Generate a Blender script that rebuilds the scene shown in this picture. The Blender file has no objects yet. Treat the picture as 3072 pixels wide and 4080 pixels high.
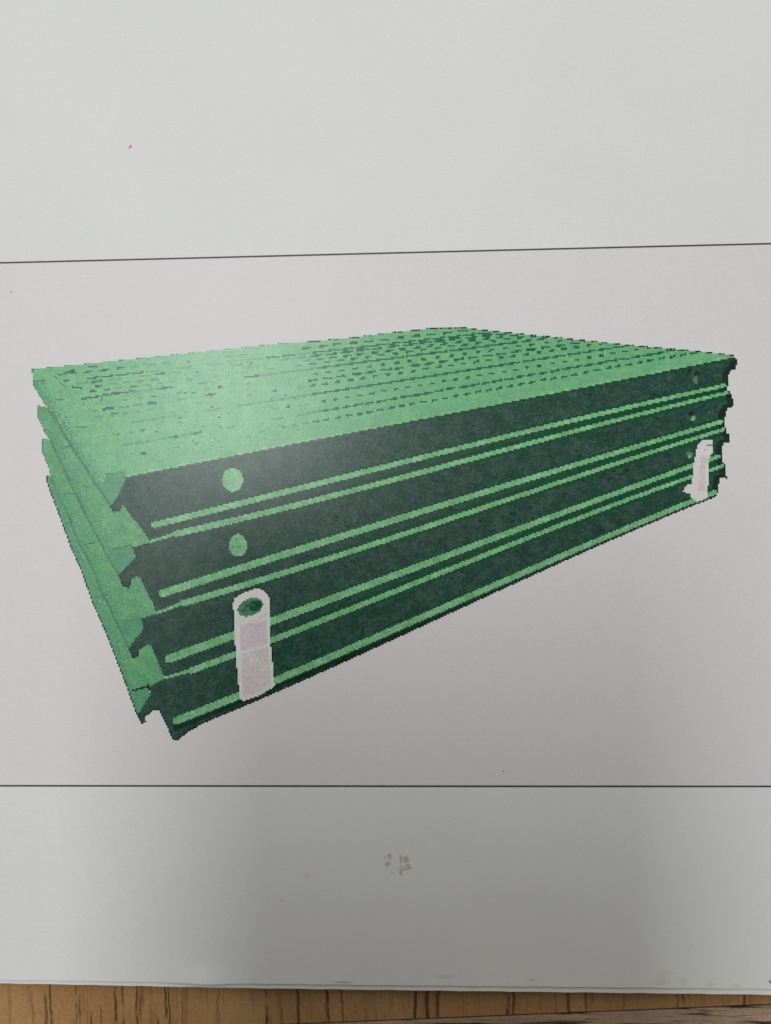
import bpy, math, random
import numpy as np
from mathutils import Matrix, Vector

# ------------------------------------------------------------------ camera
SC = bpy.context.scene
RNG = np.random.default_rng(7)
random.seed(7)
F = 1536.0 / math.tan(math.radians(25.0))        # focal length in photo pixels (photo 3072 x 4080)
DIST = 0.150                                     # lens to page along the axis
# page axes seen from the camera (right, up, back)
ax = Vector((82562.0, 1038.0, 3294.0)).normalized()
ay = Vector((0.0, 1.0, -0.02)); ay = (ay - ax * ay.dot(ax)).normalized()
az = ax.cross(ay).normalized()
ROT = Matrix((ax, ay, az))                       # camera -> world
CAM = ROT @ Vector((0, 0, DIST))
cam_data = bpy.data.cameras.new("camera")
cam = bpy.data.objects.new("camera", cam_data)
SC.collection.objects.link(cam)
cam_data.sensor_fit = 'HORIZONTAL'
cam_data.sensor_width = 36.0
cam_data.lens = 18.0 / math.tan(math.radians(25.0))
cam_data.clip_start = 0.002
cam_data.clip_end = 50.0
cam.matrix_world = Matrix.Translation(CAM) @ ROT.to_4x4()
SC.camera = cam

# ------------------------------------------------------------------ light and exposure
world = bpy.data.worlds.new("World")
SC.world = world
world.use_nodes = True
bg = world.node_tree.nodes["Background"]
bg.inputs[0].default_value = (1.0, 0.965, 0.90, 1)
bg.inputs[1].default_value = 0.18

def area(name, loc, target, sx, sy, power, col):
    l = bpy.data.lights.new(name, 'AREA')
    l.shape = 'RECTANGLE'; l.size = sx; l.size_y = sy
    l.energy = power; l.color = col
    o = bpy.data.objects.new(name, l)
    SC.collection.objects.link(o)
    o.location = loc
    z = (Vector(loc) - Vector(target)).normalized()
    x = Vector((0, 1, 0)).cross(z).normalized()
    y = z.cross(x)
    o.rotation_euler = Matrix((x, y, z)).transposed().to_euler()
    return o
area("ceiling_lamp", (-0.265, 0.235, 1.0), (0, 0, 0), 0.20, 0.50, 4.85, (0.975, 0.995, 1.0))
area("window_light", (0.25, 1.5, 1.35), (0, 0, 0), 1.6, 1.1, 10.5, (0.99, 0.985, 0.965))
SC.view_settings.view_transform = 'Standard'
SC.view_settings.look = 'None'
SC.view_settings.exposure = 0.05
SC.view_settings.gamma = 1.0
SC.view_settings.use_curve_mapping = False

# ------------------------------------------------------------------ helpers
M = 0.001
def unproject(pts, z=0.0):
    """photo pixels -> points (metres) where the line of sight meets the height z"""
    p = np.asarray(pts, float).reshape(-1, 2)
    R = np.array(ROT); C = np.array(CAM)
    d = np.stack([(p[:, 0] - 1536) / F, -(p[:, 1] - 2040) / F, -np.ones(len(p))], 1) @ R.T
    t = (z - C[2]) / d[:, 2]
    return (C + d * t[:, None])[:, :2]

def lin(c):
    o = []
    for v in c:
        v = v / 255.0
        o.append(v / 12.92 if v <= 0.04045 else ((v + 0.055) / 1.055) ** 2.4)
    return o
def alb(c, k=0.76):
    return tuple(min(0.9, v / k) for v in lin(c)) + (1.0,)

def link(o, parent=None):
    SC.collection.objects.link(o)
    if parent is not None:
        o.parent = parent
    return o
def mesh_obj(name, verts, faces, mats, parent=None, midx=None, smooth=False):
    me = bpy.data.meshes.new(name)
    me.from_pydata([tuple(v) for v in verts], [], [tuple(f) for f in faces])
    for m in (mats if isinstance(mats, (list, tuple)) else [mats]):
        me.materials.append(m)
    if midx is not None:
        me.polygons.foreach_set('material_index', np.asarray(midx, np.int32))
    if smooth:
        me.polygons.foreach_set('use_smooth', np.ones(len(me.polygons), bool))
    me.update()
    return link(bpy.data.objects.new(name, me), parent)
def tag(o, label=None, cat=None, group=None, kind=None):
    for k, v in (('label', label), ('category', cat), ('group', group), ('kind', kind)):
        if v: o[k] = v
    return o

# ------------------------------------------------------------------ materials
class NT:
    def __init__(self, name):
        self.m = bpy.data.materials.new(name); self.m.use_nodes = True
        self.t = self.m.node_tree; self.n = self.t.nodes
        self.b = self.n['Principled BSDF']
        self.co = self.n.new('ShaderNodeTexCoord').outputs['Object']
    def put(self, sock, v):
        if isinstance(v, bpy.types.NodeSocket): self.t.links.new(v, sock)
        elif v is not None: sock.default_value = v
    def math(self, op, a, b=None, c=None, clamp=False):
        n = self.n.new('ShaderNodeMath'); n.operation = op; n.use_clamp = clamp
        for i, v in enumerate((a, b, c)): self.put(n.inputs[i], v)
        return n.outputs[0]
    def noise(self, scale, detail=2.0, rough=0.5, vec=None, dist=0.0):
        n = self.n.new('ShaderNodeTexNoise')
        n.inputs['Scale'].default_value = scale; n.inputs['Detail'].default_value = detail
        n.inputs['Roughness'].default_value = rough; n.inputs['Distortion'].default_value = dist
        self.t.links.new(vec or self.co, n.inputs['Vector'])
        return n.outputs['Fac']
    def mapped(self, scale=(1, 1, 1), loc=(0, 0, 0), rot=(0, 0, 0)):
        n = self.n.new('ShaderNodeMapping')
        n.inputs['Scale'].default_value = scale; n.inputs['Location'].default_value = loc; n.inputs['Rotation'].default_value = rot
        self.t.links.new(self.co, n.inputs['Vector'])
        return n.outputs[0]
    def rng(self, v, a, b, c=0.0, d=1.0, smooth=True):
        n = self.n.new('ShaderNodeMapRange'); n.clamp = True
        if smooth: n.interpolation_type = 'SMOOTHSTEP'
        self.put(n.inputs[0], v)
        for i, q in enumerate((a, b, c, d)): self.put(n.inputs[1 + i], q)
        return n.outputs[0]
    def mix(self, f, a, b, mode='MIX'):
        n = self.n.new('ShaderNodeMix'); n.data_type = 'RGBA'; n.blend_type = mode
        self.put(n.inputs[0], f); self.put(n.inputs[6], a); self.put(n.inputs[7], b)
        return n.outputs[2]
    def scale_col(self, col, fac):
        n = self.n.new('ShaderNodeVectorMath'); n.operation = 'SCALE'
        self.put(n.inputs[0], col); self.put(n.inputs['Scale'], fac)
        return n.outputs[0]
    def bump(self, h, strength, dist):
        n = self.n.new('ShaderNodeBump'); n.inputs['Strength'].default_value = strength; n.inputs['Distance'].default_value = dist
        self.t.links.new(h, n.inputs['Height'])
        self.t.links.new(n.outputs[0], self.b.inputs['Normal'])
    def out(self, col, rough=0.5, spec=0.5):
        self.put(self.b.inputs['Base Color'], col)
        self.put(self.b.inputs['Roughness'], rough)
        self.b.inputs['Specular IOR Level'].default_value = spec
        return self.m

CELL = 0.272 * M                                  # one dot of the low-resolution printed picture
def ink(name, a, b=None, blotch=0.5, grain=0.12, rough=0.29, spec=0.38):
    """toner: two tones in soft blocks, a random value for each printed dot, faint toner relief"""
    t = NT(name)
    ca, cb = alb(a), alb(b or a)
    m1 = t.rng(t.noise(420.0, 3.0, 0.6), 0.5 - 0.25 * blotch - 0.02, 0.5 + 0.25 * blotch + 0.02)
    col = t.mix(m1, ca, cb)
    sn = t.n.new('ShaderNodeVectorMath'); sn.operation = 'SNAP'
    t.t.links.new(t.co, sn.inputs[0]); sn.inputs[1].default_value = (CELL, CELL, 1.0)
    wn = t.n.new('ShaderNodeTexWhiteNoise'); wn.noise_dimensions = '3D'
    t.t.links.new(sn.outputs[0], wn.inputs['Vector'])
    dots = t.math('MULTIPLY_ADD', wn.outputs['Value'], 2 * grain, 1.0 - grain)
    fine = t.math('MULTIPLY_ADD', t.noise(5200.0, 2.0, 0.7), 1.2 * grain, 1.0 - 0.6 * grain)
    mid = t.math('MULTIPLY_ADD', t.noise(1700.0, 3.0, 0.7), 3.0 * grain, 1.0 - 1.5 * grain)
    col = t.scale_col(col, t.math('MULTIPLY', t.math('MULTIPLY', dots, fine), mid))
    t.bump(t.noise(3600.0, 2.0, 0.6), 0.35, 0.00004)
    return t.out(col, rough, spec)

def paper(name, a, b, rough=0.55, stains=()):
    t = NT(name)
    m1 = t.rng(t.noise(38.0, 4.0, 0.55), 0.35, 0.65)
    col = t.mix(m1, alb(a), alb(b))
    fib = t.math('MULTIPLY_ADD', t.noise(2400.0, 3.0, 0.8), 0.24, 0.88)
    col = t.scale_col(col, fib)
    sep = t.n.new('ShaderNodeSeparateXYZ'); t.t.links.new(t.co, sep.inputs[0])
    for (x, y, rx, ry, c, k) in stains:
        dx = t.math('DIVIDE', t.math('SUBTRACT', sep.outputs[0], x), rx)
        dy = t.math('DIVIDE', t.math('SUBTRACT', sep.outputs[1], y), ry)
        d = t.math('SQRT', t.math('ADD', t.math('MULTIPLY', dx, dx), t.math('MULTIPLY', dy, dy)))
        d = t.math('ADD', d, t.math('MULTIPLY_ADD', t.noise(900.0, 3.0, 0.7), 1.6, -0.8))
        f = t.math('MULTIPLY', t.rng(d, 1.0, 0.2), k)
        col = t.mix(f, col, alb(c))
    t.bump(t.noise(1500.0, 4.0, 0.65), 0.18, 0.00005)
    return t.out(col, rough, 0.45)

# ------------------------------------------------------------------ the table
P_EDGE_L, P_EDGE_R = unproject([(0, 3911)])[0], unproject([(3072, 3941)])[0]      # lower edge of the printed page
TZ = -2.9 * M                                                                      # table surface
def wood(name, streaks, base, base2, dark, slant, horizontal=False):
    t = NT(name)
    sep = t.n.new('ShaderNodeSeparateXYZ'); t.t.links.new(t.co, sep.inputs[0])
    x, y = sep.outputs[0], sep.outputs[1]
    if horizontal: x, y = y, x
    sc = (38, 800, 1) if horizontal else (700, 60, 1)
    sc2 = (90, 2600, 1) if horizontal else (2600, 90, 1)
    wob = t.math('MULTIPLY_ADD', t.noise(1.0, 4.0, 0.6, t.mapped((260, 190, 1) if not horizontal else (190, 260, 1))), 1.5 * M, -0.75 * M)
    xs = t.math('ADD', t.math('ADD', x, t.math('MULTIPLY', y, slant)), wob)
    fine = t.noise(1.0, 4.0, 0.65, t.mapped(sc))
    pores = t.noise(1.0, 3.0, 0.6, t.mapped(sc2, (3.1, 1.7, 0)))
    col = t.mix(t.rng(t.noise(45.0, 3.0), 0.35, 0.65), alb(base), alb(base2))
    col = t.mix(t.math('MULTIPLY', t.rng(fine, 0.50 if horizontal else 0.52, 0.60 if horizontal else 0.75), 0.95 if horizontal else 0.55), col, alb(dark))
    col = t.mix(t.math('MULTIPLY', t.rng(pores, 0.56, 0.72), 0.45), col, alb(dark))
    brk = t.noise(1.0, 3.0, 0.7, t.mapped((120, 420, 1) if horizontal else (420, 120, 1), (0.4, 2.2, 0)))
    tot = None
    for (px, w, k) in streaks:
        d = t.math('ABSOLUTE', t.math('SUBTRACT', xs, px))
        s = t.rng(d, w * 1.15, w * 0.2, 0.0, k)
        tot = s if tot is None else t.math('MAXIMUM', tot, s)
    if tot is not None:
        f = t.math('MULTIPLY', tot, t.rng(brk, 0.40, 0.54))
        col = t.mix(f, col, alb(dark))
    col = t.scale_col(col, t.math('MULTIPLY_ADD', t.noise(1500.0, 3.0, 0.75), 0.7, 0.65))
    t.bump(pores, 0.25, 0.0001)
    return t.out(col, 0.5, 0.4)

k67 = 1536.0 / 1666.0
st = [(140, 4, .5), (195, 8, .8), (217, 7, .9), (325, 7, .9), (342, 8, .8), (392, 8, .9), (435, 6, .6), (500, 9, .9), (530, 7, .8),
      (592, 8, .9), (610, 6, .7), (650, 9, .9), (685, 7, .9), (716, 7, 1.), (730, 5, .9), (945, 5, .5), (1152, 12, 1.), (1168, 5, .6), (1287, 9, .9),
      (1415, 11, 1.), (1480, 6, .7), (1535, 7, .8),
      (1796, 11, 1.), (1846, 12, 1.), (1890, 10, .9), (2191, 11, 1.), (2216, 8, .9), (2401, 5, .5), (2456, 9, .9), (2531, 8, .8),
      (2716, 9, .8), (2931, 9, .7), (2956, 8, .8), (3056, 6, .8), (3216, 8, .9)]
sts = []
for zx, w, k in st:
    p = unproject([(zx * k67, 3990)], TZ)[0]
    sts.append((p[0] + 0.02 * p[1], w * k67 * 0.0456 * M, k))
M_WOOD = wood("oak_board_grain", sts, (158, 123, 80), (144, 108, 66), (76, 46, 24), 0.02)
M_EDGE = wood("grey_brown_board_grain", [], (164, 142, 118), (140, 118, 96), (30, 20, 15), 0.0, True)
tE = NT("dark_groove"); M_GROOVE = tE.out(alb((40, 28, 18)), 0.8, 0.2)

def box(name, x0, x1, y0, y1, z0, z1, mat, parent=None, bev=0.0):
    v = [(x, y, z) for z in (z0, z1) for y in (y0, y1) for x in (x0, x1)]
    f = [(0, 2, 3, 1), (4, 5, 7, 6), (0, 1, 5, 4), (2, 6, 7, 3), (0, 4, 6, 2), (1, 3, 7, 5)]
    o = mesh_obj(name, v, f, mat, parent)
    if bev:
        b = o.modifiers.new('bevel', 'BEVEL'); b.width = bev; b.segments = 2
    return o
table = box("table", -0.45, 0.45, -0.24, 0.40, TZ - 0.022, TZ - 0.004, M_GROOVE)
tag(table, kind='structure', label='oak table top that the pages lie on')
# boundary between the main boards and the cross-grained board
JL, JR = unproject([(1380, 4074)], TZ)[0], unproject([(3072, 4004)], TZ)[0]
sl = (JR[1] - JL[1]) / (JR[0] - JL[0])
def yj(x): return JL[1] + sl * (x - JL[0])
def board(name, x0, x1, top, mat):
    g = 0.12 * M
    if top: q = [(x0, yj(x0) + g), (x1, yj(x1) + g), (x1, 0.40), (x0, 0.40)]
    else:   q = [(x0, -0.24), (x1, -0.24), (x1, yj(x1) - g), (x0, yj(x0) - g)]
    v = [(a, b, TZ - 0.0042) for a, b in q] + [(a, b, TZ) for a, b in q]
    f = [(3, 2, 1, 0), (4, 5, 6, 7)] + [(i, (i + 1) % 4, 4 + (i + 1) % 4, 4 + i) for i in range(4)]
    o = mesh_obj(name, v, f, mat, table)
    b = o.modifiers.new('bevel', 'BEVEL'); b.width = 0.15 * M; b.segments = 2
    return o
tag(board("board", -0.45, 0.45, True, M_WOOD), label='warm brown oak board with dark upright grain')
tag(board("board", -0.45, 0.45, False, M_EDGE), label='greyer board with dark grain running crosswise')

# ------------------------------------------------------------------ the two sheets
EL, ER = np.array(P_EDGE_L), np.array(P_EDGE_R)
def page_z(x, y):
    """gentle waviness of the printed sheet, with a small pucker at its lower edge"""
    x = np.asarray(x, float); y = np.asarray(y, float)
    yb = EL[1] + (ER[1] - EL[1]) * (x - EL[0]) / (ER[0] - EL[0])
    h = y - yb
    z = 0.10 * M * np.sin(x / 0.031 + 0.6) * np.cos(y / 0.047)
    px, _ = unproject([(815, 3900)])[0]
    z = z + 0.55 * M * np.exp(-((x - px) / 0.0042) ** 2) * np.exp(-(h / 0.0022) ** 2)
    z = z - 0.6 * M * np.exp(-(h / 0.020) ** 2) * (1 / (1 + np.exp((x + 0.045) / 0.012)))   # lies flat at the left
    return z
def under_z(x, y):
    x = np.asarray(x, float)
    return -0.45 * M - 0.65 * M / (1 + np.exp((x + 0.048) / 0.010)) * np.exp(-((y - EL[1]) / 0.03) ** 2)

def sheet(name, edge_l, edge_r, zf, mat, W=0.21, H=0.297, nx=150, ny=210):
    """a thin paper sheet whose lower edge runs from edge_l to edge_r"""
    d = (edge_r - edge_l) / np.linalg.norm(edge_r - edge_l)
    nrm = np.array([-d[1], d[0]])
    mid = (edge_l + edge_r) / 2
    s = np.linspace(-W / 2, W / 2, nx); tt = (np.linspace(0, 1, ny) ** 1.6) * H
    S, T = np.meshgrid(s, tt)
    X = mid[0] + S * d[0] + T * nrm[0]; Y = mid[1] + S * d[1] + T * nrm[1]
    Y = Y + np.where(T < 0.002, 0.00003 * np.sin(S * 700) + 0.00002 * np.sin(S * 2300 + 1), 0)
    v = np.stack([X, Y, zf(X, Y)], -1).reshape(-1, 3)
    i = np.arange((ny - 1) * nx).reshape(ny - 1, nx)[:, :-1].ravel()
    f = np.stack([i, i + 1, i + nx + 1, i + nx], 1)
    o = mesh_obj(name, v, f.tolist(), mat, smooth=True)
    sm = o.modifiers.new('thickness', 'SOLIDIFY'); sm.thickness = 0.11 * M; sm.offset = -1
    return o

def at(px, py):
    return tuple(unproject([(px, py)])[0])
stains = []
for (px, py, rx, ry, c, k) in [(2640, 3890, 38, 40, (186, 178, 160), .35), (2625, 3915, 50, 18, (180, 160, 140), .4), (2720, 3912, 26, 22, (165, 152, 128), .4),
                               (2832, 3925, 24, 18, (172, 156, 138), .4), (2930, 3930, 30, 14, (170, 150, 140), .4), (1770, 3895, 60, 14, (190, 184, 150), .4),
                               (2120, 3905, 30, 10, (185, 168, 166), .4), (1370, 3914, 60, 5, (130, 115, 105), .6), (2760, 3770, 14, 10, (170, 165, 160), .3),
                               (1225, 3490, 30, 18, (190, 182, 180), .25), (1120, 3590, 6, 5, (120, 112, 108), .7),
                               (1552, 3410, 13, 17, (170, 164, 162), .75), (1545, 3440, 16, 12, (168, 158, 154), .75), (1534, 3418, 8, 8, (170, 164, 160), .5),
                               (1597, 3425, 9, 24, (164, 156, 154), .75), (1618, 3424, 20, 16, (170, 164, 162), .7), (1602, 3462, 22, 14, (170, 164, 162), .6),
                               (1626, 3448, 14, 14, (172, 158, 154), .7), (1598, 3482, 9, 9, (172, 164, 160), .6), (1562, 3478, 12, 7, (188, 180, 176), .5)]:
    p = at(px, py); stains.append((p[0], p[1], rx * 0.0456 * M, ry * 0.0456 * M, c, k * (0.6 if px > 2500 else 1.0)))
M_PAPER = paper("white_office_paper", (207, 208, 206), (205, 206, 205), 0.55, stains)
M_UNDER = paper("white_office_paper_under", (212, 214, 208), (206, 207, 203), 0.6)
page = sheet("printed_page", EL, ER, page_z, M_PAPER)
tag(page, 'white page printed with a picture of four stacked green panels', 'page')
U_L, U_R = unproject([(0, 3918)], -1.1 * M)[0], unproject([(3072, 3964)], -0.45 * M)[0]
under = sheet("paper_sheet", np.array(U_L), np.array(U_R), under_z, M_UNDER, nx=120, ny=160)
tag(under, 'plain white sheet under the printed page, a thin strip showing at its lower edge', 'paper sheet')

# ------------------------------------------------------------------ ruled lines and the tinted ground of the picture
def strip(name, a, b, w, off, mat, n=90):
    a, b = np.array(a), np.array(b)
    t = np.linspace(-0.12, 1.12, n)
    c = a + (b - a) * t[:, None]
    d = (b - a) / np.linalg.norm(b - a); nr = np.array([-d[1], d[0]])
    lo, hi = c - nr * w / 2, c + nr * w / 2
    v = [(p[0], p[1], float(page_z(p[0], p[1])) + off) for p in lo] + [(p[0], p[1], float(page_z(p[0], p[1])) + off) for p in hi]
    f = [(i, i + 1, n + i + 1, n + i) for i in range(n - 1)]
    return mesh_obj(name, v, f, mat, page, smooth=True)
T_L, T_R = at(0, 1047), at(3072, 971)
B_L, B_R = at(0, 3131), at(3072, 3133)
M_LINE = ink("ruled_line_ink", (56, 58, 74), (72, 74, 86), 1.0, 0.15, 0.5, 0.3)
tag(strip("ruled_line", T_L, T_R, 0.28 * M, 0.05 * M, M_LINE), label='thin dark line above the picture')
tag(strip("ruled_line", B_L, B_R, 0.31 * M, 0.05 * M, M_LINE), label='thin dark line below the picture')
M_GROUND = paper("picture_ground_tint", (203, 201, 202), (204, 200, 201), 0.5)
nx, ny = 110, 90
t = np.linspace(-0.12, 1.12, nx); s = np.linspace(0.0025, 0.9975, ny)
A = np.array(B_L) + (np.array(B_R) - np.array(B_L)) * t[:, None]
B = np.array(T_L) + (np.array(T_R) - np.array(T_L)) * t[:, None]
G = A[None] + (B - A)[None] * s[:, None, None]
gv = np.concatenate([G, (page_z(G[..., 0], G[..., 1]) + 0.022 * M)[..., None]], -1).reshape(-1, 3)
i = np.arange((ny - 1) * nx).reshape(ny - 1, nx)[:, :-1].ravel()
tag(mesh_obj("picture_ground", gv, np.stack([i, i + 1, i + nx + 1, i + nx], 1).tolist(), M_GROUND, page, smooth=True),
    label='faint pinkish tint printed between the two lines')

# ------------------------------------------------------------------ the printed picture, dot by dot
INKS = {}
def I(key, *a, **k):
    INKS[key] = (len(INKS), ink("ink_" + key, *a, **k))
I('top', (111, 171, 121), (99, 163, 118), grain=0.11)
I('flange', (100, 160, 110), (84, 146, 102), grain=0.15)
I('cap', (76, 138, 106), (84, 148, 104), grain=0.14)
I('rail', (126, 181, 136), (104, 164, 114), grain=0.18)
I('dark', (28, 64, 54), (46, 76, 64), blotch=0.4, grain=0.36)
I('deep', (14, 36, 30), (10, 50, 32), grain=0.25)
I('halo', (8, 76, 42), (20, 64, 42), grain=0.2)
I('outline', (18, 28, 25), (24, 40, 34), grain=0.25)
I('crease', (64, 108, 88), (78, 126, 98), grain=0.2)
I('slot', (16, 92, 60), (28, 102, 72), grain=0.2)
I('slot_faint', (76, 134, 98), (90, 146, 108), grain=0.15)
I('white', (208, 204, 204), (200, 200, 198), grain=0.04)
I('lilac', (192, 182, 190), (198, 188, 192), grain=0.07)
I('pinkish', (202, 193, 192), (192, 183, 184), grain=0.07)
I('pale_line', (206, 214, 206), (190, 208, 196), grain=0.05)

gx0, gy0 = unproject([(60, 3010)])[0]
gx1, gy1 = unproject([(3020, 1270)])[0]
NX, NY = int((gx1 - gx0) / CELL) + 1, int((gy1 - gy0) / CELL) + 1
CX = gx0 + (np.arange(NX) + 0.5) * CELL
CY = gy0 + (np.arange(NY) + 0.5) * CELL
GX, GY = np.meshgrid(CX, CY)
owner = np.zeros((NY, NX), np.int16)
color = np.zeros((NY, NX), np.int16)
OWN = [None]
def new_owner(name, parent, **kw):
    OWN.append((name, parent, kw)); return len(OWN) - 1

def poly_mask(pts):
    q = unproject(pts)
    m = np.zeros(GX.shape, bool)
    n = len(q)
    for i in range(n):
        x1, y1 = q[i]; x2, y2 = q[(i + 1) % n]
        if y1 == y2: continue
        c = ((y1 > GY) != (y2 > GY)) & (GX < (x2 - x1) * (GY - y1) / (y2 - y1) + x1)
        m ^= c
    return m
def line_mask(pts, w):
    """pts: photo pixels; w: width in photo pixels, one number or one per point"""
    q = unproject(pts)
    ws = np.broadcast_to(np.asarray(w, float), (len(q),)) * 0.0456 * M
    m = np.zeros(GX.shape, bool)
    for i in range(len(q) - 1):
        a, b = q[i], q[i + 1]
        pad = max(ws[i], ws[i + 1]) + CELL
        ix0 = max(0, int((min(a[0], b[0]) - pad - gx0) / CELL)); ix1 = min(NX, int((max(a[0], b[0]) + pad - gx0) / CELL) + 2)
        iy0 = max(0, int((min(a[1], b[1]) - pad - gy0) / CELL)); iy1 = min(NY, int((max(a[1], b[1]) + pad - gy0) / CELL) + 2)
        if ix0 >= ix1 or iy0 >= iy1: continue
        X, Y = GX[iy0:iy1, ix0:ix1], GY[iy0:iy1, ix0:ix1]
        d = b - a; L = max(1e-12, d @ d)
        t = np.clip(((X - a[0]) * d[0] + (Y - a[1]) * d[1]) / L, 0, 1)
        dist = np.hypot(X - a[0] - t * d[0], Y - a[1] - t * d[1])
        m[iy0:iy1, ix0:ix1] |= dist < (ws[i] + t * (ws[i + 1] - ws[i])) / 2
    return m
def ellipse_mask(cx, cy, rx, ry, rot=0):
    a = np.linspace(0, 2 * np.pi, 40, endpoint=False)
    c, s = math.cos(rot), math.sin(rot)
    return poly_mask([(cx + rx * math.cos(k) * c - ry * math.sin(k) * s, cy + rx * math.cos(k) * s + ry * math.sin(k) * c) for k in a])
def paint(mask, own, col):
    if own is not None: owner[mask] = own
    color[mask] = INKS[col][0]

# outlines traced on the picture (photo pixels)
TOP_BACK = [(127, 1470), (400, 1443), (742, 1407), (1100, 1370), (1228, 1361), (1420, 1343), (1530, 1328), (1726, 1307), (1840, 1304), (1950, 1317),
            (2238, 1346), (2490, 1373), (2760, 1397), (2922, 1415)]
TOP_FRONT = [(2922, 1415), (2790, 1445), (2580, 1493), (2286, 1550), (1990, 1602), (1654, 1664), (1480, 1700), (1240, 1751), (1100, 1780),
             (910, 1820), (748, 1850), (652, 1865), (562, 1883), (490, 1896)]
LEFT1 = [(442, 2018), (370, 1910), (280, 1772), (208, 1652), (169, 1598), (130, 1532), (127, 1470)]
LEFT2 = [(475, 2293), (436, 2230), (388, 2140), (346, 2062), (298, 1964), (262, 1886), (202, 1760), (178, 1724), (151, 1664), (147, 1612)]
LEFT3 = [(514, 2584), (478, 2512), (442, 2434), (406, 2362), (376, 2284), (340, 2206), (307, 2152), (280, 2072), (238, 1982), (202, 1904), (190, 1856), (166, 1796), (166, 1748)]
LEFT4 = [(562, 2884), (544, 2848), (520, 2782), (496, 2716), (466, 2638), (436, 2560), (406, 2488), (364, 2392), (322, 2272), (280, 2179), (236, 2056), (187, 1928), (184, 1892)]
E2 = [(598, 2158), (706, 2126), (1000, 2056), (1240, 1997), (1420, 1952), (1660, 1886), (1840, 1841), (2000, 1793), (2190, 1748), (2460, 1673), (2700, 1610), (2904, 1565)]
E3 = [(624, 2443), (712, 2410), (880, 2362), (1000, 2316), (1144, 2278), (1336, 2218), (1480, 2173), (1720, 2098), (1950, 2012), (2190, 1928), (2460, 1848), (2610, 1802), (2790, 1736), (2884, 1712)]
E4 = [(656, 2701), (760, 2674), (934, 2608), (1084, 2542), (1264, 2488), (1480, 2392), (1720, 2296), (1960, 2205), (2160, 2114), (2370, 2042), (2550, 1976), (2748, 1898), (2884, 1856)]
R1_ = [(616, 2090), (860, 2034), (1100, 1972), (1228, 1932), (1504, 1867), (1756, 1805), (1970, 1752), (2190, 1700), (2460, 1631), (2700, 1577), (2886, 1537)]
R2_ = [(647, 2362), (880, 2296), (1000, 2250), (1264, 2160), (1420, 2120), (1570, 2075), (1720, 2026), (1970, 1950), (2190, 1883), (2460, 1802), (2700, 1730), (2874, 1681)]
R3_ = [(672, 2626), (934, 2533), (1078, 2470), (1240, 2416), (1480, 2326), (1720, 2242), (1970, 2147), (2160, 2066), (2370, 2000), (2550, 1928), (2748, 1856), (2862, 1822)]
R4_ = [(702, 2872), (940, 2776), (1096, 2716), (1264, 2638), (1480, 2536), (1720, 2446), (2000, 2332), (2190, 2234), (2430, 2124), (2610, 2056), (2748, 2000), (2846, 1966)]
BOTTOM = [(706, 2950), (760, 2910), (820, 2883), (1000, 2800), (1096, 2755), (1240, 2698), (1420, 2614), (1582, 2542), (1780, 2452), (2000, 2359), (2250, 2234),
          (2430, 2150), (2550, 2102), (2670, 2048), (2772, 2006), (2853, 1988)]
RIGHT = [(2922, 1415), (2934, 1430), (2934, 1478), (2916, 1472), (2904, 1487), (2904, 1526), (2895, 1556), (2913, 1568), (2922, 1604), (2916, 1628), (2904, 1622), (2889, 1646),
         (2889, 1694), (2892, 1724), (2904, 1730), (2907, 1766), (2880, 1766), (2874, 1826), (2886, 1850), (2895, 1907), (2868, 1904), (2859, 1958), (2853, 1988)]
HOOK1 = [(598, 2158), (556, 2096), (520, 2054), (490, 2012), (478, 2034), (452, 2038), (442, 2018), (460, 1996), (501, 1912), (490, 1892)]
HOOK2 = [(624, 2443), (610, 2404), (580, 2350), (559, 2302), (547, 2296), (520, 2308), (514, 2338), (493, 2336), (475, 2293), (508, 2257), (541, 2218), (526, 2182)]
HOOK3 = [(656, 2701), (622, 2620), (598, 2566), (580, 2569), (553, 2586), (549, 2612), (530, 2622), (514, 2584), (538, 2548), (571, 2506), (562, 2466)]
HOOK4 = [(706, 2950), (691, 2950), (676, 2920), (658, 2878), (634, 2830), (610, 2830), (577, 2860), (582, 2878), (564, 2886), (552, 2850), (568, 2816), (601, 2764), (592, 2736)]

names = ['topmost green panel with rows of slots on its top face', 'second panel from the top of the printed stack',
         'third panel from the top, behind the top of the long white tag', 'lowest panel of the printed stack']
PAN = [new_owner('printed_panel', 0, label=n) for n in names]
FLN = [new_owner('top_face', p) for p in PAN]
CAP = [new_owner('end_cap', p) for p in PAN]
RAI = [new_owner('rail', p) for p in PAN]
EDG = [None] + [new_owner('edge_strip', p) for p in PAN[1:]]
HOL = [new_owner('hole', PAN[0]), new_owner('hole', PAN[1])]
HOR = [new_owner('small_hole', PAN[0]), new_owner('small_hole', PAN[1]), new_owner('small_hole', PAN[2])]
CRE = [new_owner('edge_line', p) for p in PAN]
SLO = new_owner('slots', PAN[0], kind='stuff')
SEA = new_owner('seam', PAN[0])

rev = lambda L: list(reversed(L))
def smooth(pts, keep=0, deg=3, n=26):
    """fair a traced edge: one smooth curve through the points after the first `keep`"""
    p = np.array(pts[keep:], float)
    c, s_ = p[:, 0].mean(), p[:, 0].std()
    f = np.polyfit((p[:, 0] - c) / s_, p[:, 1], deg)
    x = np.linspace(p[0, 0], p[-1, 0], n)
    return list(pts[:keep]) + [(float(a), float(b)) for a, b in zip(x, np.polyval(f, (x - c) / s_))]
E2, E3, E4 = smooth(E2, 1), smooth(E3, 1), smooth(E4, 1)
R1_, R2_, R3_, R4_ = smooth(R1_), smooth(R2_), smooth(R3_), smooth(R4_)
BOTTOM = smooth(BOTTOM, 2)
TOP_FRONT = smooth(TOP_FRONT)
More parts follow.
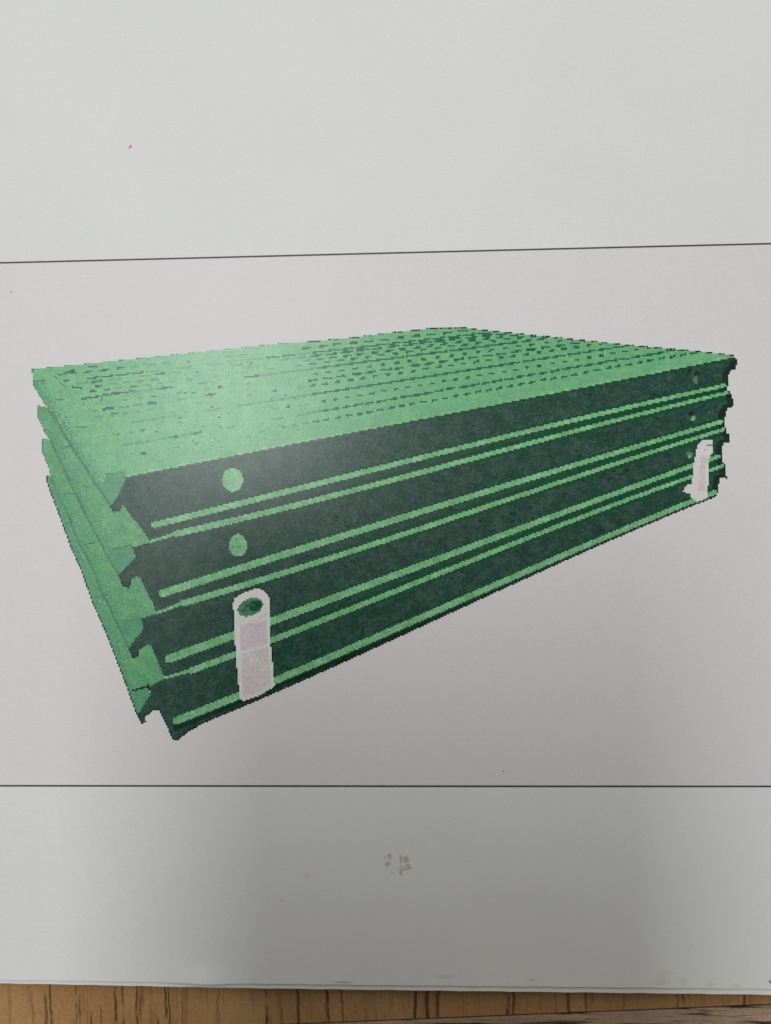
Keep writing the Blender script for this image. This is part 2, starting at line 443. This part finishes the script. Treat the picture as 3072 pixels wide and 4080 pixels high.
# flanges (light left ends), lowest first so that each upper panel covers the one below
paint(poly_mask(LEFT4 + [(184, 1892), (300, 1900), (640, 2560), (656, 2701), (592, 2745), (601, 2764)]), FLN[3], 'flange')
paint(poly_mask(LEFT3 + [(166, 1748), (280, 1760), (600, 2300), (626, 2440), (565, 2470), (571, 2506), (538, 2548)]), FLN[2], 'flange')
paint(poly_mask(LEFT2 + [(147, 1612), (240, 1640), (590, 2060), (600, 2160), (524, 2182), (541, 2218), (508, 2257)]), FLN[1], 'flange')
# the light corners between hooks belong to the panel below
paint(poly_mask([(484, 2020), (520, 2054), (600, 2158), (610, 2170), (524, 2186), (400, 2000)]), FLN[1], 'flange')
paint(poly_mask([(505, 2300), (560, 2296), (612, 2404), (628, 2448), (560, 2470), (470, 2330)]), FLN[2], 'flange')
paint(poly_mask([(535, 2580), (600, 2566), (660, 2704), (592, 2740), (500, 2620)]), FLN[3], 'flange')
# dark side bands
paint(poly_mask(HOOK4 + [(592, 2736), (656, 2703)] + E4[1:] + [(2886, 1850), (2895, 1907), (2868, 1904), (2859, 1958), (2853, 1988)] + rev(BOTTOM)), PAN[3], 'dark')
paint(poly_mask(HOOK3 + [(562, 2466), (624, 2445)] + E3[1:] + [(2892, 1724), (2904, 1730), (2907, 1766), (2880, 1766), (2874, 1826), (2884, 1856)] + rev(E4)), PAN[2], 'dark')
paint(poly_mask(HOOK2 + [(526, 2182), (598, 2160)] + E2[1:] + [(2913, 1568), (2922, 1604), (2916, 1628), (2904, 1622), (2889, 1646), (2889, 1694), (2892, 1724)] + rev(E3)), PAN[1], 'dark')
paint(poly_mask(HOOK1 + rev(TOP_FRONT) + RIGHT[1:8] + rev(E2)), PAN[0], 'dark')
# caps
paint(poly_mask([(424, 1892), (490, 1884), (501, 1912), (460, 1996), (442, 2018), (400, 1955)]), CAP[0], 'cap')
paint(poly_mask([(446, 2186), (520, 2178), (541, 2218), (508, 2257), (475, 2293), (430, 2220)]), CAP[1], 'cap')
paint(poly_mask([(490, 2472), (562, 2464), (571, 2506), (538, 2548), (514, 2584), (470, 2496)]), CAP[2], 'cap')
paint(poly_mask([(522, 2752), (588, 2734), (601, 2764), (568, 2816), (552, 2850), (544, 2848), (520, 2782)]), CAP[3], 'cap')
# rails with their dark fringes
def rail(pts, w0, w1, own, pan, fringe=12, up=0):
    n = len(pts); w = np.linspace(w0, w1, n)
    m = line_mask(pts, w + fringe * np.linspace(0.4, 1.6, n)) & (owner == pan)
    paint(m, None, 'halo')
    paint(line_mask(pts, w), own, 'rail')
def row_at(E, x):
    return float(np.interp(x, [p[0] for p in E], [p[1] for p in E]))
def fringe_below(pts, w0, w1, pan):
    n = len(pts)
    paint(line_mask([(x, y + w0 * .5) for x, y in pts], np.linspace(10, 18, n)) & (owner == pan), None, 'halo')
for k, E in ((1, E2), (2, E3), (3, E4)):
    n = len(E)
    E = [E[0], (E[0][0] + 95, row_at(E, E[0][0] + 95)), (E[0][0] + 105, row_at(E, E[0][0] + 105))] + [p for p in E if p[0] > E[0][0] + 120]
    w = [11, 13] + list(np.interp([p[0] for p in E[2:]], [700, 2900], [25, 13]))
    n = len(E)
    mid = [p for p in E if p[0] > 1150]
    # deep gap between the rail above and this edge
    paint(line_mask([(x, y - 22 + 8 * (x / 2900)) for x, y in mid], 20) & (owner == PAN[k - 1]), None, 'halo')
    fringe_below([p for p in E if p[0] > 900], 26, 14, PAN[k])
    paint(line_mask(E, w), EDG[k], 'rail')
rail(R1_, 25, 14, RAI[0], PAN[0])
rail(R2_, 31, 15, RAI[1], PAN[1])
rail(R3_, 33, 16, RAI[2], PAN[2])
paint(line_mask([(x, y + 22) for x, y in R4_], np.linspace(30, 16, len(R4_))) & (owner == PAN[3]), None, 'deep')
rail(R4_, 30, 18, RAI[3], PAN[3])
paint(line_mask(BOTTOM, 15) & (owner > 0), None, 'outline')
# end-on right profile: darker and broken up
paint(line_mask([(x - 14, y) for x, y in RIGHT], 22) & np.isin(owner, PAN), None, 'deep')
paint(line_mask(RIGHT, 9) & (owner > 0), None, 'outline')
# top face
TOPM = poly_mask(TOP_BACK + TOP_FRONT + [(490, 1884), (424, 1892), (400, 1955)] + LEFT1)
TOPM &= ~np.isin(owner, [CAP[0]])
paint(TOPM, FLN[0], 'top')
# thin lines at the left edges
def crease(pts, w, own, col='crease'):
    paint(line_mask(pts, w) & (owner > 0), own, col)
for k_, L_ in ((0, LEFT1[:-1]), (1, LEFT2[:-2]), (2, LEFT3[:-3]), (3, LEFT4[:-1])):
    for off_, wd_, pr_ in ((12, 22, 0.75), (30, 28, 0.35)):
        paint(line_mask([(x + off_, y - off_ * 0.4) for x, y in L_], wd_) & (owner == FLN[k_]) & (RNG.random(owner.shape) < pr_), None, 'cap')
crease(LEFT1[:-2], 10, CRE[0]); crease(LEFT1[-3:], 9, CRE[0])
crease(LEFT2[:-3], 9, CRE[1]); crease(LEFT2[-3:], 7, CRE[1])
crease(LEFT3[:-3], 8, CRE[2]); crease(LEFT3[-3:], 7, CRE[2])
crease(LEFT4, 9, CRE[3], 'outline')
crease(HOOK1[4:8], 6, CRE[0], 'outline'); crease(HOOK2[5:10], 8, CRE[1], 'deep'); crease(HOOK3[3:8], 6, CRE[2], 'deep'); crease(HOOK4[:10], 9, CRE[3], 'outline')
crease([(424, 1890), (470, 1883), (492, 1884), (497, 1900)], 6, CRE[0])
crease([(446, 2188), (500, 2178), (520, 2172), (530, 2192)], 6, CRE[1])
crease([(500, 2474), (560, 2462), (566, 2484)], 7, CRE[2])
crease([(528, 2752), (585, 2736), (592, 2728), (598, 2760)], 8, CRE[3], 'outline')
for a, b, k in (((238, 1786), (285, 1778), 1), ((300, 1703), (342, 1703), 0), ((255, 1970), (300, 1965), 1), ((335, 2172), (382, 2160), 1),
                ((380, 2375), (425, 2374), 2), ((222, 1593), (252, 1590), 0), ((228, 1990), (242, 1980), 2), ((130, 1516), (178, 1518), 0), ((330, 1938), (348, 1940), 1)):
    crease([a, b], 6, CRE[k])
# fine dark back edge, only towards the right
paint(line_mask([p for p in TOP_BACK if p[0] >= 1228], 7) & (owner == FLN[0]) & (RNG.random(owner.shape) < 0.75), CRE[0], 'outline')
paint(line_mask([p for p in TOP_BACK if p[0] <= 1228], 5) & (owner == FLN[0]) & (RNG.random(owner.shape) < 0.35), CRE[0], 'crease')
# bright rim where the top folds over the side
paint(line_mask([(x, y + 1) for x, y in TOP_FRONT], 9) & np.isin(owner, [PAN[0], FLN[0]]), FLN[0], 'rail')
paint(line_mask([(x, y + 11) for x, y in TOP_FRONT if x > 1500], 9) & (owner == PAN[0]), None, 'halo')
# inner seam of the top face
SEAM = [(208, 1490), (300, 1580), (370, 1646), (440, 1706), (484, 1778)]
paint(line_mask(SEAM, 5) & (RNG.random(owner.shape) < 0.55) & (owner == FLN[0]), SEA, 'slot_faint')

# slots in the top face
inner = TOPM & poly_mask([(215, 1480), (370, 1640), (480, 1790), (560, 1860), (1000, 1772), (2880, 1412), (2890, 1402), (2490, 1378), (1840, 1312), (1726, 1316), (400, 1450)])
def row_y(y0, x):
    s = -(0.103 + 0.0956 * (y0 - 1330) / 361.0)
    return y0 + s * (x - 1540)
slots = []
def vis(x, y0):  # fewer slots mid-left: glare washout put into the print, plus lost picture detail
    if x < 600: return 0.95 if y0 < 1560 else 0.7
    if x < 720: return 0.6
    if x < 1050: return 0.3
    if x < 1260: return 0.3 + 0.68 * (x - 1050) / 210
    return 0.995
rows = [(1352, 30, 62, 8), (1384, 42, 62, 8), (1399, 24, 55, 9), (1413, 20, 55, 8), (1452, 15, 54, 8), (1474, 33, 58, 9), (1494, 15, 50, 9),
        (1557, 13, 48, 8), (1594, 32, 46, 9), (1629, 18, 43, 9)]
for r, (y0, ln, per, w) in enumerate(rows):
    x = 215 + (r * 29) % per
    while x < 2900:
        jx, jl = random.uniform(-3, 3), random.uniform(0.85, 1.12)
        if random.random() < vis(x, y0):
            a = x + jx; b = a + ln * jl
            slots.append((a, row_y(y0, a) + random.uniform(-2, 2), b, row_y(y0, b) + random.uniform(-2, 2), w))
        x += per
for y0, per, gap, w in ((1372, 60, 12, 7), (1431, 58, 8, 8), (1526, 60, 3, 8)):
    x = 225
    while x < 2900:
        a, b = x, x + per - gap - (14 if x > 2000 else 0)
        v = 0.8 if x < 640 else (0.25 if x < 1000 else 0.98)  # long rows thinned for the same painted glare
        if random.random() < v: slots.append((a, row_y(y0, a), b, row_y(y0, b), w))
        x += per
for a, ya, b, yb, w in slots:
    m = line_mask([(a, ya), (b, yb)], w) & inner & (owner == FLN[0])
    faint = a < 1230 and random.random() < (0.75 if a > 450 else 0.5)  # paler ink at left, glare haze partly mixed into the slot colour
    paint(m, SLO, 'slot_faint' if faint else 'slot')
# a bracket-shaped mark near the upper left corner of the face
for seg, w in ((((405, 1578), (412, 1572), (530, 1560)), 9), (((404, 1576), (405, 1592)), 8), (((412, 1630), (440, 1628)), 12), (((450, 1648), (468, 1646)), 10),
               (((255, 1488), (268, 1482), (295, 1476)), 9), (((355, 1462), (385, 1460)), 10), (((290, 1542), (325, 1546)), 8)):
    paint(line_mask(list(seg), w) & (owner == FLN[0]), SLO, 'slot')
# stray printing specks
for k in range(180):
    x, y = random.uniform(560, 1200), random.uniform(1400, 1850)
    s = random.uniform(3, 8)
    paint(line_mask([(x, y), (x + s, y + random.uniform(-3, 3))], random.uniform(3, 7)) & inner & (owner == FLN[0]), SLO, random.choice(['slot_faint'] * 5 + ['slot']))
for k in range(560):
    x, y = random.uniform(480, 2900), random.uniform(1450, 2900)
    s = random.uniform(4, 14)
    m = line_mask([(x, y), (x + s, y + random.uniform(-4, 4))], random.uniform(4, 8))
    m &= np.isin(owner, PAN) & (color == INKS['dark'][0])
    paint(m, None, random.choice(['deep', 'halo', 'deep']))
# holes
paint(ellipse_mask(927, 1912, 42, 47), HOL[0], 'rail')
paint(ellipse_mask(949, 2173, 36, 45) & ~poly_mask([(968, 2120), (990, 2120), (990, 2150), (975, 2150)]), HOL[1], 'rail')
for a, b in (((925, 2180), (936, 2176)), ((946, 2182), (958, 2180)), ((938, 2150), (946, 2146))):
    paint(line_mask([a, b], 8) & (owner == HOL[1]), HOL[1], 'crease')
paint(ellipse_mask(2778, 1486, 13, 8), HOR[0], 'outline'); paint(ellipse_mask(2771, 1514, 10, 16), HOR[0], 'crease')
paint(ellipse_mask(2752, 1648, 14, 7), HOR[1], 'outline'); paint(ellipse_mask(2761, 1667, 9, 10), HOR[1], 'rail')
paint(ellipse_mask(2748, 1812, 13, 12), HOR[2], 'crease'); paint(ellipse_mask(2746, 1818, 7, 6), HOR[2], 'rail')

# white tags in the picture
TAG = [new_owner('printed_tag', 0, label='long white tag with a round hole, printed over the lower left of the stack'),
       new_owner('printed_tag', 0, label='small white tag with a foot, printed at the right end of the stack')]
RIM = new_owner('hole_rim', TAG[0]); RHO = new_owner('hole', TAG[0]); PUR = new_owner('lilac_field', TAG[0]); LOW = new_owner('lower_field', TAG[0])
PNK = new_owner('pink_field', TAG[1]); NH = new_owner('hole', TAG[1])
r4 = lambda pts: [(100 + .6 * x, 2050 + .6 * y) for x, y in pts]
r3 = lambda pts: [(1950 + .6 * x, 1250 + .6 * y) for x, y in pts]
T1 = r4([(1390, 560), (1430, 530), (1500, 500), (1560, 490), (1610, 530), (1622, 560), (1625, 870), (1637, 890), (1650, 1090), (1657, 1140), (1560, 1200), (1450, 1237), (1422, 1210), (1415, 1090), (1400, 960), (1385, 640), (1380, 590)])
paint(line_mask(T1 + T1[:1], 8) & np.isin(owner, PAN), None, 'outline')
paint(poly_mask(T1), TAG[0], 'white')
paint(line_mask(r4([(1408, 650), (1420, 900), (1432, 1180)]), 10) & (owner == TAG[0]), TAG[0], 'pale_line')
paint(line_mask(r4([(1616, 580), (1618, 870), (1632, 900), (1645, 1120)]), 10) & (owner == TAG[0]), TAG[0], 'pale_line')
paint(poly_mask(r4([(1432, 745), (1480, 722), (1540, 715), (1608, 700), (1608, 855), (1432, 905)])), PUR, 'lilac')
paint(poly_mask(r4([(1438, 930), (1615, 880), (1630, 1110), (1560, 1175), (1450, 1215), (1440, 1150)])), LOW, 'pinkish')
lowm = (owner == LOW)
paint(lowm & (RNG.random(owner.shape) < 0.12), LOW, 'white')
paint(lowm & (RNG.random(owner.shape) < 0.10) & (GY < unproject([(1000, 2660)])[0][1]), LOW, 'lilac')
paint(ellipse_mask(100 + .6 * 1524, 2050 + .6 * 1140, 20, 18) & ~ellipse_mask(100 + .6 * 1524, 2050 + .6 * 1140, 13, 11), LOW, 'lilac')
paint(ellipse_mask(100 + .6 * 1500, 2050 + .6 * 625, 62, 42, -0.35), RIM, 'white')
paint(ellipse_mask(100 + .6 * 1496, 2050 + .6 * 615, 53, 34, -0.38), RHO, 'crease')
paint(ellipse_mask(100 + .6 * 1530, 2050 + .6 * 606, 27, 21, -0.45), RHO, 'halo')
paint(line_mask(r4([(1450, 640), (1475, 605), (1515, 600)]), 12) & (owner == RHO), RHO, 'slot')
paint(line_mask(r4([(1430, 660), (1470, 700), (1540, 705), (1600, 660)]), 7) & (owner == TAG[0]), TAG[0], 'pinkish')
T2 = r3([(1380, 870), (1412, 838), (1485, 835), (1480, 920), (1455, 960), (1455, 1080), (1445, 1225), (1385, 1250), (1335, 1220), (1340, 1200), (1285, 1180), (1300, 1142), (1345, 1130), (1355, 1000), (1370, 930)])
paint(line_mask(T2 + T2[:1], 11) & np.isin(owner, PAN), None, 'halo')
paint(poly_mask(T2), TAG[1], 'white')
paint(poly_mask(r3([(1405, 955), (1442, 940), (1432, 1110), (1425, 1190), (1385, 1180), (1390, 1060)])), PNK, 'pinkish')
paint(ellipse_mask(1950 + .6 * 1428, 1250 + .6 * 905, 6, 9), NH, 'lilac')
paint(ellipse_mask(1950 + .6 * 1462, 1250 + .6 * 872, 10, 5), NH, 'crease')

# turn every owner into a mesh of printed dots lying on the page
OBJ = {0: page}
OFF = 0.045 * M
mats_all = [v[1] for v in sorted(INKS.values(), key=lambda q: q[0])]
nverts = (NX + 1)
for oid in range(1, len(OWN)):
    name, par, kw = OWN[oid]
    jj, ii = np.nonzero(owner == oid)
    if len(jj) == 0: continue
    q = np.stack([jj * nverts + ii, jj * nverts + ii + 1, (jj + 1) * nverts + ii + 1, (jj + 1) * nverts + ii], 1)
    u, inv = np.unique(q.ravel(), return_inverse=True)
    vx = gx0 + (u % nverts) * CELL; vy = gy0 + (u // nverts) * CELL
    co = np.stack([vx, vy, page_z(vx, vy) + OFF], 1)
    cols = color[jj, ii]
    used = np.unique(cols)
    me = bpy.data.meshes.new(name)
    n = len(q)
    me.vertices.add(len(co)); me.vertices.foreach_set('co', co.astype(np.float32).ravel())
    me.loops.add(4 * n); me.loops.foreach_set('vertex_index', inv.astype(np.int32).ravel())
    me.polygons.add(n)
    me.polygons.foreach_set('loop_start', np.arange(0, 4 * n, 4, dtype=np.int32))
    for c in used: me.materials.append(mats_all[c])
    me.polygons.foreach_set('material_index', np.searchsorted(used, cols).astype(np.int32))
    me.update(calc_edges=True); me.validate()
    o = link(bpy.data.objects.new(name, me), OBJ[par])
    tag(o, **kw)
    OBJ[oid] = o

# ------------------------------------------------------------------ specks and faint marks on the page
def blot(name, px, py, cells, size, mat, parent=page, **kw):
    """an irregular mark made of small dots, (dx, dy) offsets in photo pixels"""
    v, f = [], []
    for dx, dy in cells:
        c = at(px + dx, py + dy); s = size * 0.0456 * M / 2
        z = float(page_z(c[0], c[1])) + OFF + 0.0000005 * (len(f) % 9)
        b = len(v)
        a0 = random.uniform(0, 1.5)
        for k in range(6):
            r = s * random.uniform(0.75, 1.2)
            v.append((c[0] + r * math.cos(a0 + k * 1.047), c[1] + r * math.sin(a0 + k * 1.047), z))
        f.append(tuple(range(b, b + 6)))
    return tag(mesh_obj(name, v, f, mat, parent), **kw)
M_SPECK = ink("speck_brown", (190, 128, 66), (200, 140, 80), 1.0, 0.1, 0.7, 0.2)
M_HALO = ink("speck_ring", (214, 200, 180), (212, 204, 192), 1.0, 0.02, 0.7, 0.2)
M_GREYSPECK = ink("speck_grey", (120, 112, 106), (100, 94, 90), 1.0, 0.1, 0.7, 0.2)
M_SMUDGE = ink("smudge_faint", (190, 180, 178), (182, 174, 170), 1.0, 0.08, 0.6, 0.2)
M_SMUDGE2 = ink("smudge_mid", (184, 174, 168), (176, 164, 152), 1.0, 0.08, 0.6, 0.2)
blot("speck", 518, 585, [(0, 0), (2, -4), (-2, 4)], 9, M_SPECK, label='tiny brown speck on the upper part of the page')
blot("speck", 44, 1163, [(0, 0), (2, 2)], 5, M_GREYSPECK)
blot("speck", 3066, 3909, [(0, 0), (4, 4), (8, 7)], 8, M_GREYSPECK)
blot("speck", 452, 2850 - 770, [(0, 0)], 4, M_GREYSPECK)
blot("speck", 2005, 3074, [(0, 0), (2, -2)], 4, M_GREYSPECK)
def cloud(n, pts, sp):
    out = []
    for _ in range(n):
        k = random.randrange(len(pts) - 1) if len(pts) > 1 else 0
        if len(pts) > 1:
            t = random.random(); a, b = pts[k], pts[k + 1]
            x, y = a[0] + (b[0] - a[0]) * t, a[1] + (b[1] - a[1]) * t
        else: x, y = pts[0]
        out.append((x + random.gauss(0, sp), y + random.gauss(0, sp)))
    return out
s4 = 400.0 / 1666.0
z5 = lambda pts: [(1400 + s4 * x - 1590, 3300 + s4 * y - 3440) for x, y in pts]
blot("smudge", 1590, 3440, cloud(22, z5([(575, 615), (605, 598)]), 2.2) + cloud(40, z5([(890, 685), (950, 665), (995, 645)]), 1.8) + cloud(40, z5([(812, 465), (822, 540), (820, 680), (815, 760)]), 1.8) + cloud(30, z5([(830, 480), (930, 500), (880, 570), (960, 640)]), 2.0) + cloud(22, z5([(630, 420), (645, 480), (610, 560)]), 2.0),
     3, M_SMUDGE2, label='faint smudged marks low on the page')

# ------------------------------------------------------------------ the smartphone that takes the picture (its shadow falls on the page)
tP = NT("phone_black_glass"); M_PH = tP.out((0.02, 0.02, 0.022, 1), 0.25, 0.5)
tQ = NT("phone_metal_rim"); tQ.b.inputs['Metallic'].default_value = 0.9; M_RIM = tQ.out((0.12, 0.12, 0.13, 1), 0.35, 0.5)
tL = NT("phone_lens_glass"); M_LENS = tL.out((0.004, 0.004, 0.006, 1), 0.05, 0.6)
phone = bpy.data.objects.new("smartphone", None)
link(phone); phone.matrix_world = Matrix.Translation(CAM) @ ROT.to_4x4()
tag(phone, 'black smartphone held over the page, casting the soft shadow low on it', 'phone')
def rounded(name, cx, cy, w, h, r, z0, z1, mat, n=8):
    pts = []
    for sx, sy, a0 in ((1, 1, 0), (-1, 1, 90), (-1, -1, 180), (1, -1, 270)):
        for k in range(n + 1):
            a = math.radians(a0 + 90 * k / n)
            pts.append((cx + sx * (w / 2 - r) + r * math.cos(a), cy + sy * (h / 2 - r) + r * math.sin(a)))
    m = len(pts)
    v = [(x, y, z0) for x, y in pts] + [(x, y, z1) for x, y in pts]
    f = [tuple(reversed(range(m))), tuple(range(m, 2 * m))] + [(i, (i + 1) % m, m + (i + 1) % m, m + i) for i in range(m)]
    return mesh_obj(name, v, f, mat, phone)
PW, PH, PCY = 0.088, 0.168, -0.068
PCX = -0.040
rounded("back_glass", PCX, PCY, PW - 0.003, PH - 0.003, 0.010, 0.0050, 0.0062, M_PH)
rounded("rim", PCX, PCY, PW, PH, 0.011, 0.0062, 0.0128, M_RIM)
rounded("screen", PCX, PCY, PW - 0.004, PH - 0.004, 0.009, 0.0128, 0.0136, M_PH)
rounded("camera_bar", PCX, 0.0, PW - 0.008, 0.022, 0.010, 0.0025, 0.0050, M_RIM)
for lx in (-0.066, -0.033, 0.0):
    rounded("lens", lx, 0.0, 0.011, 0.011, 0.0055, 0.0015, 0.0025, M_LENS)
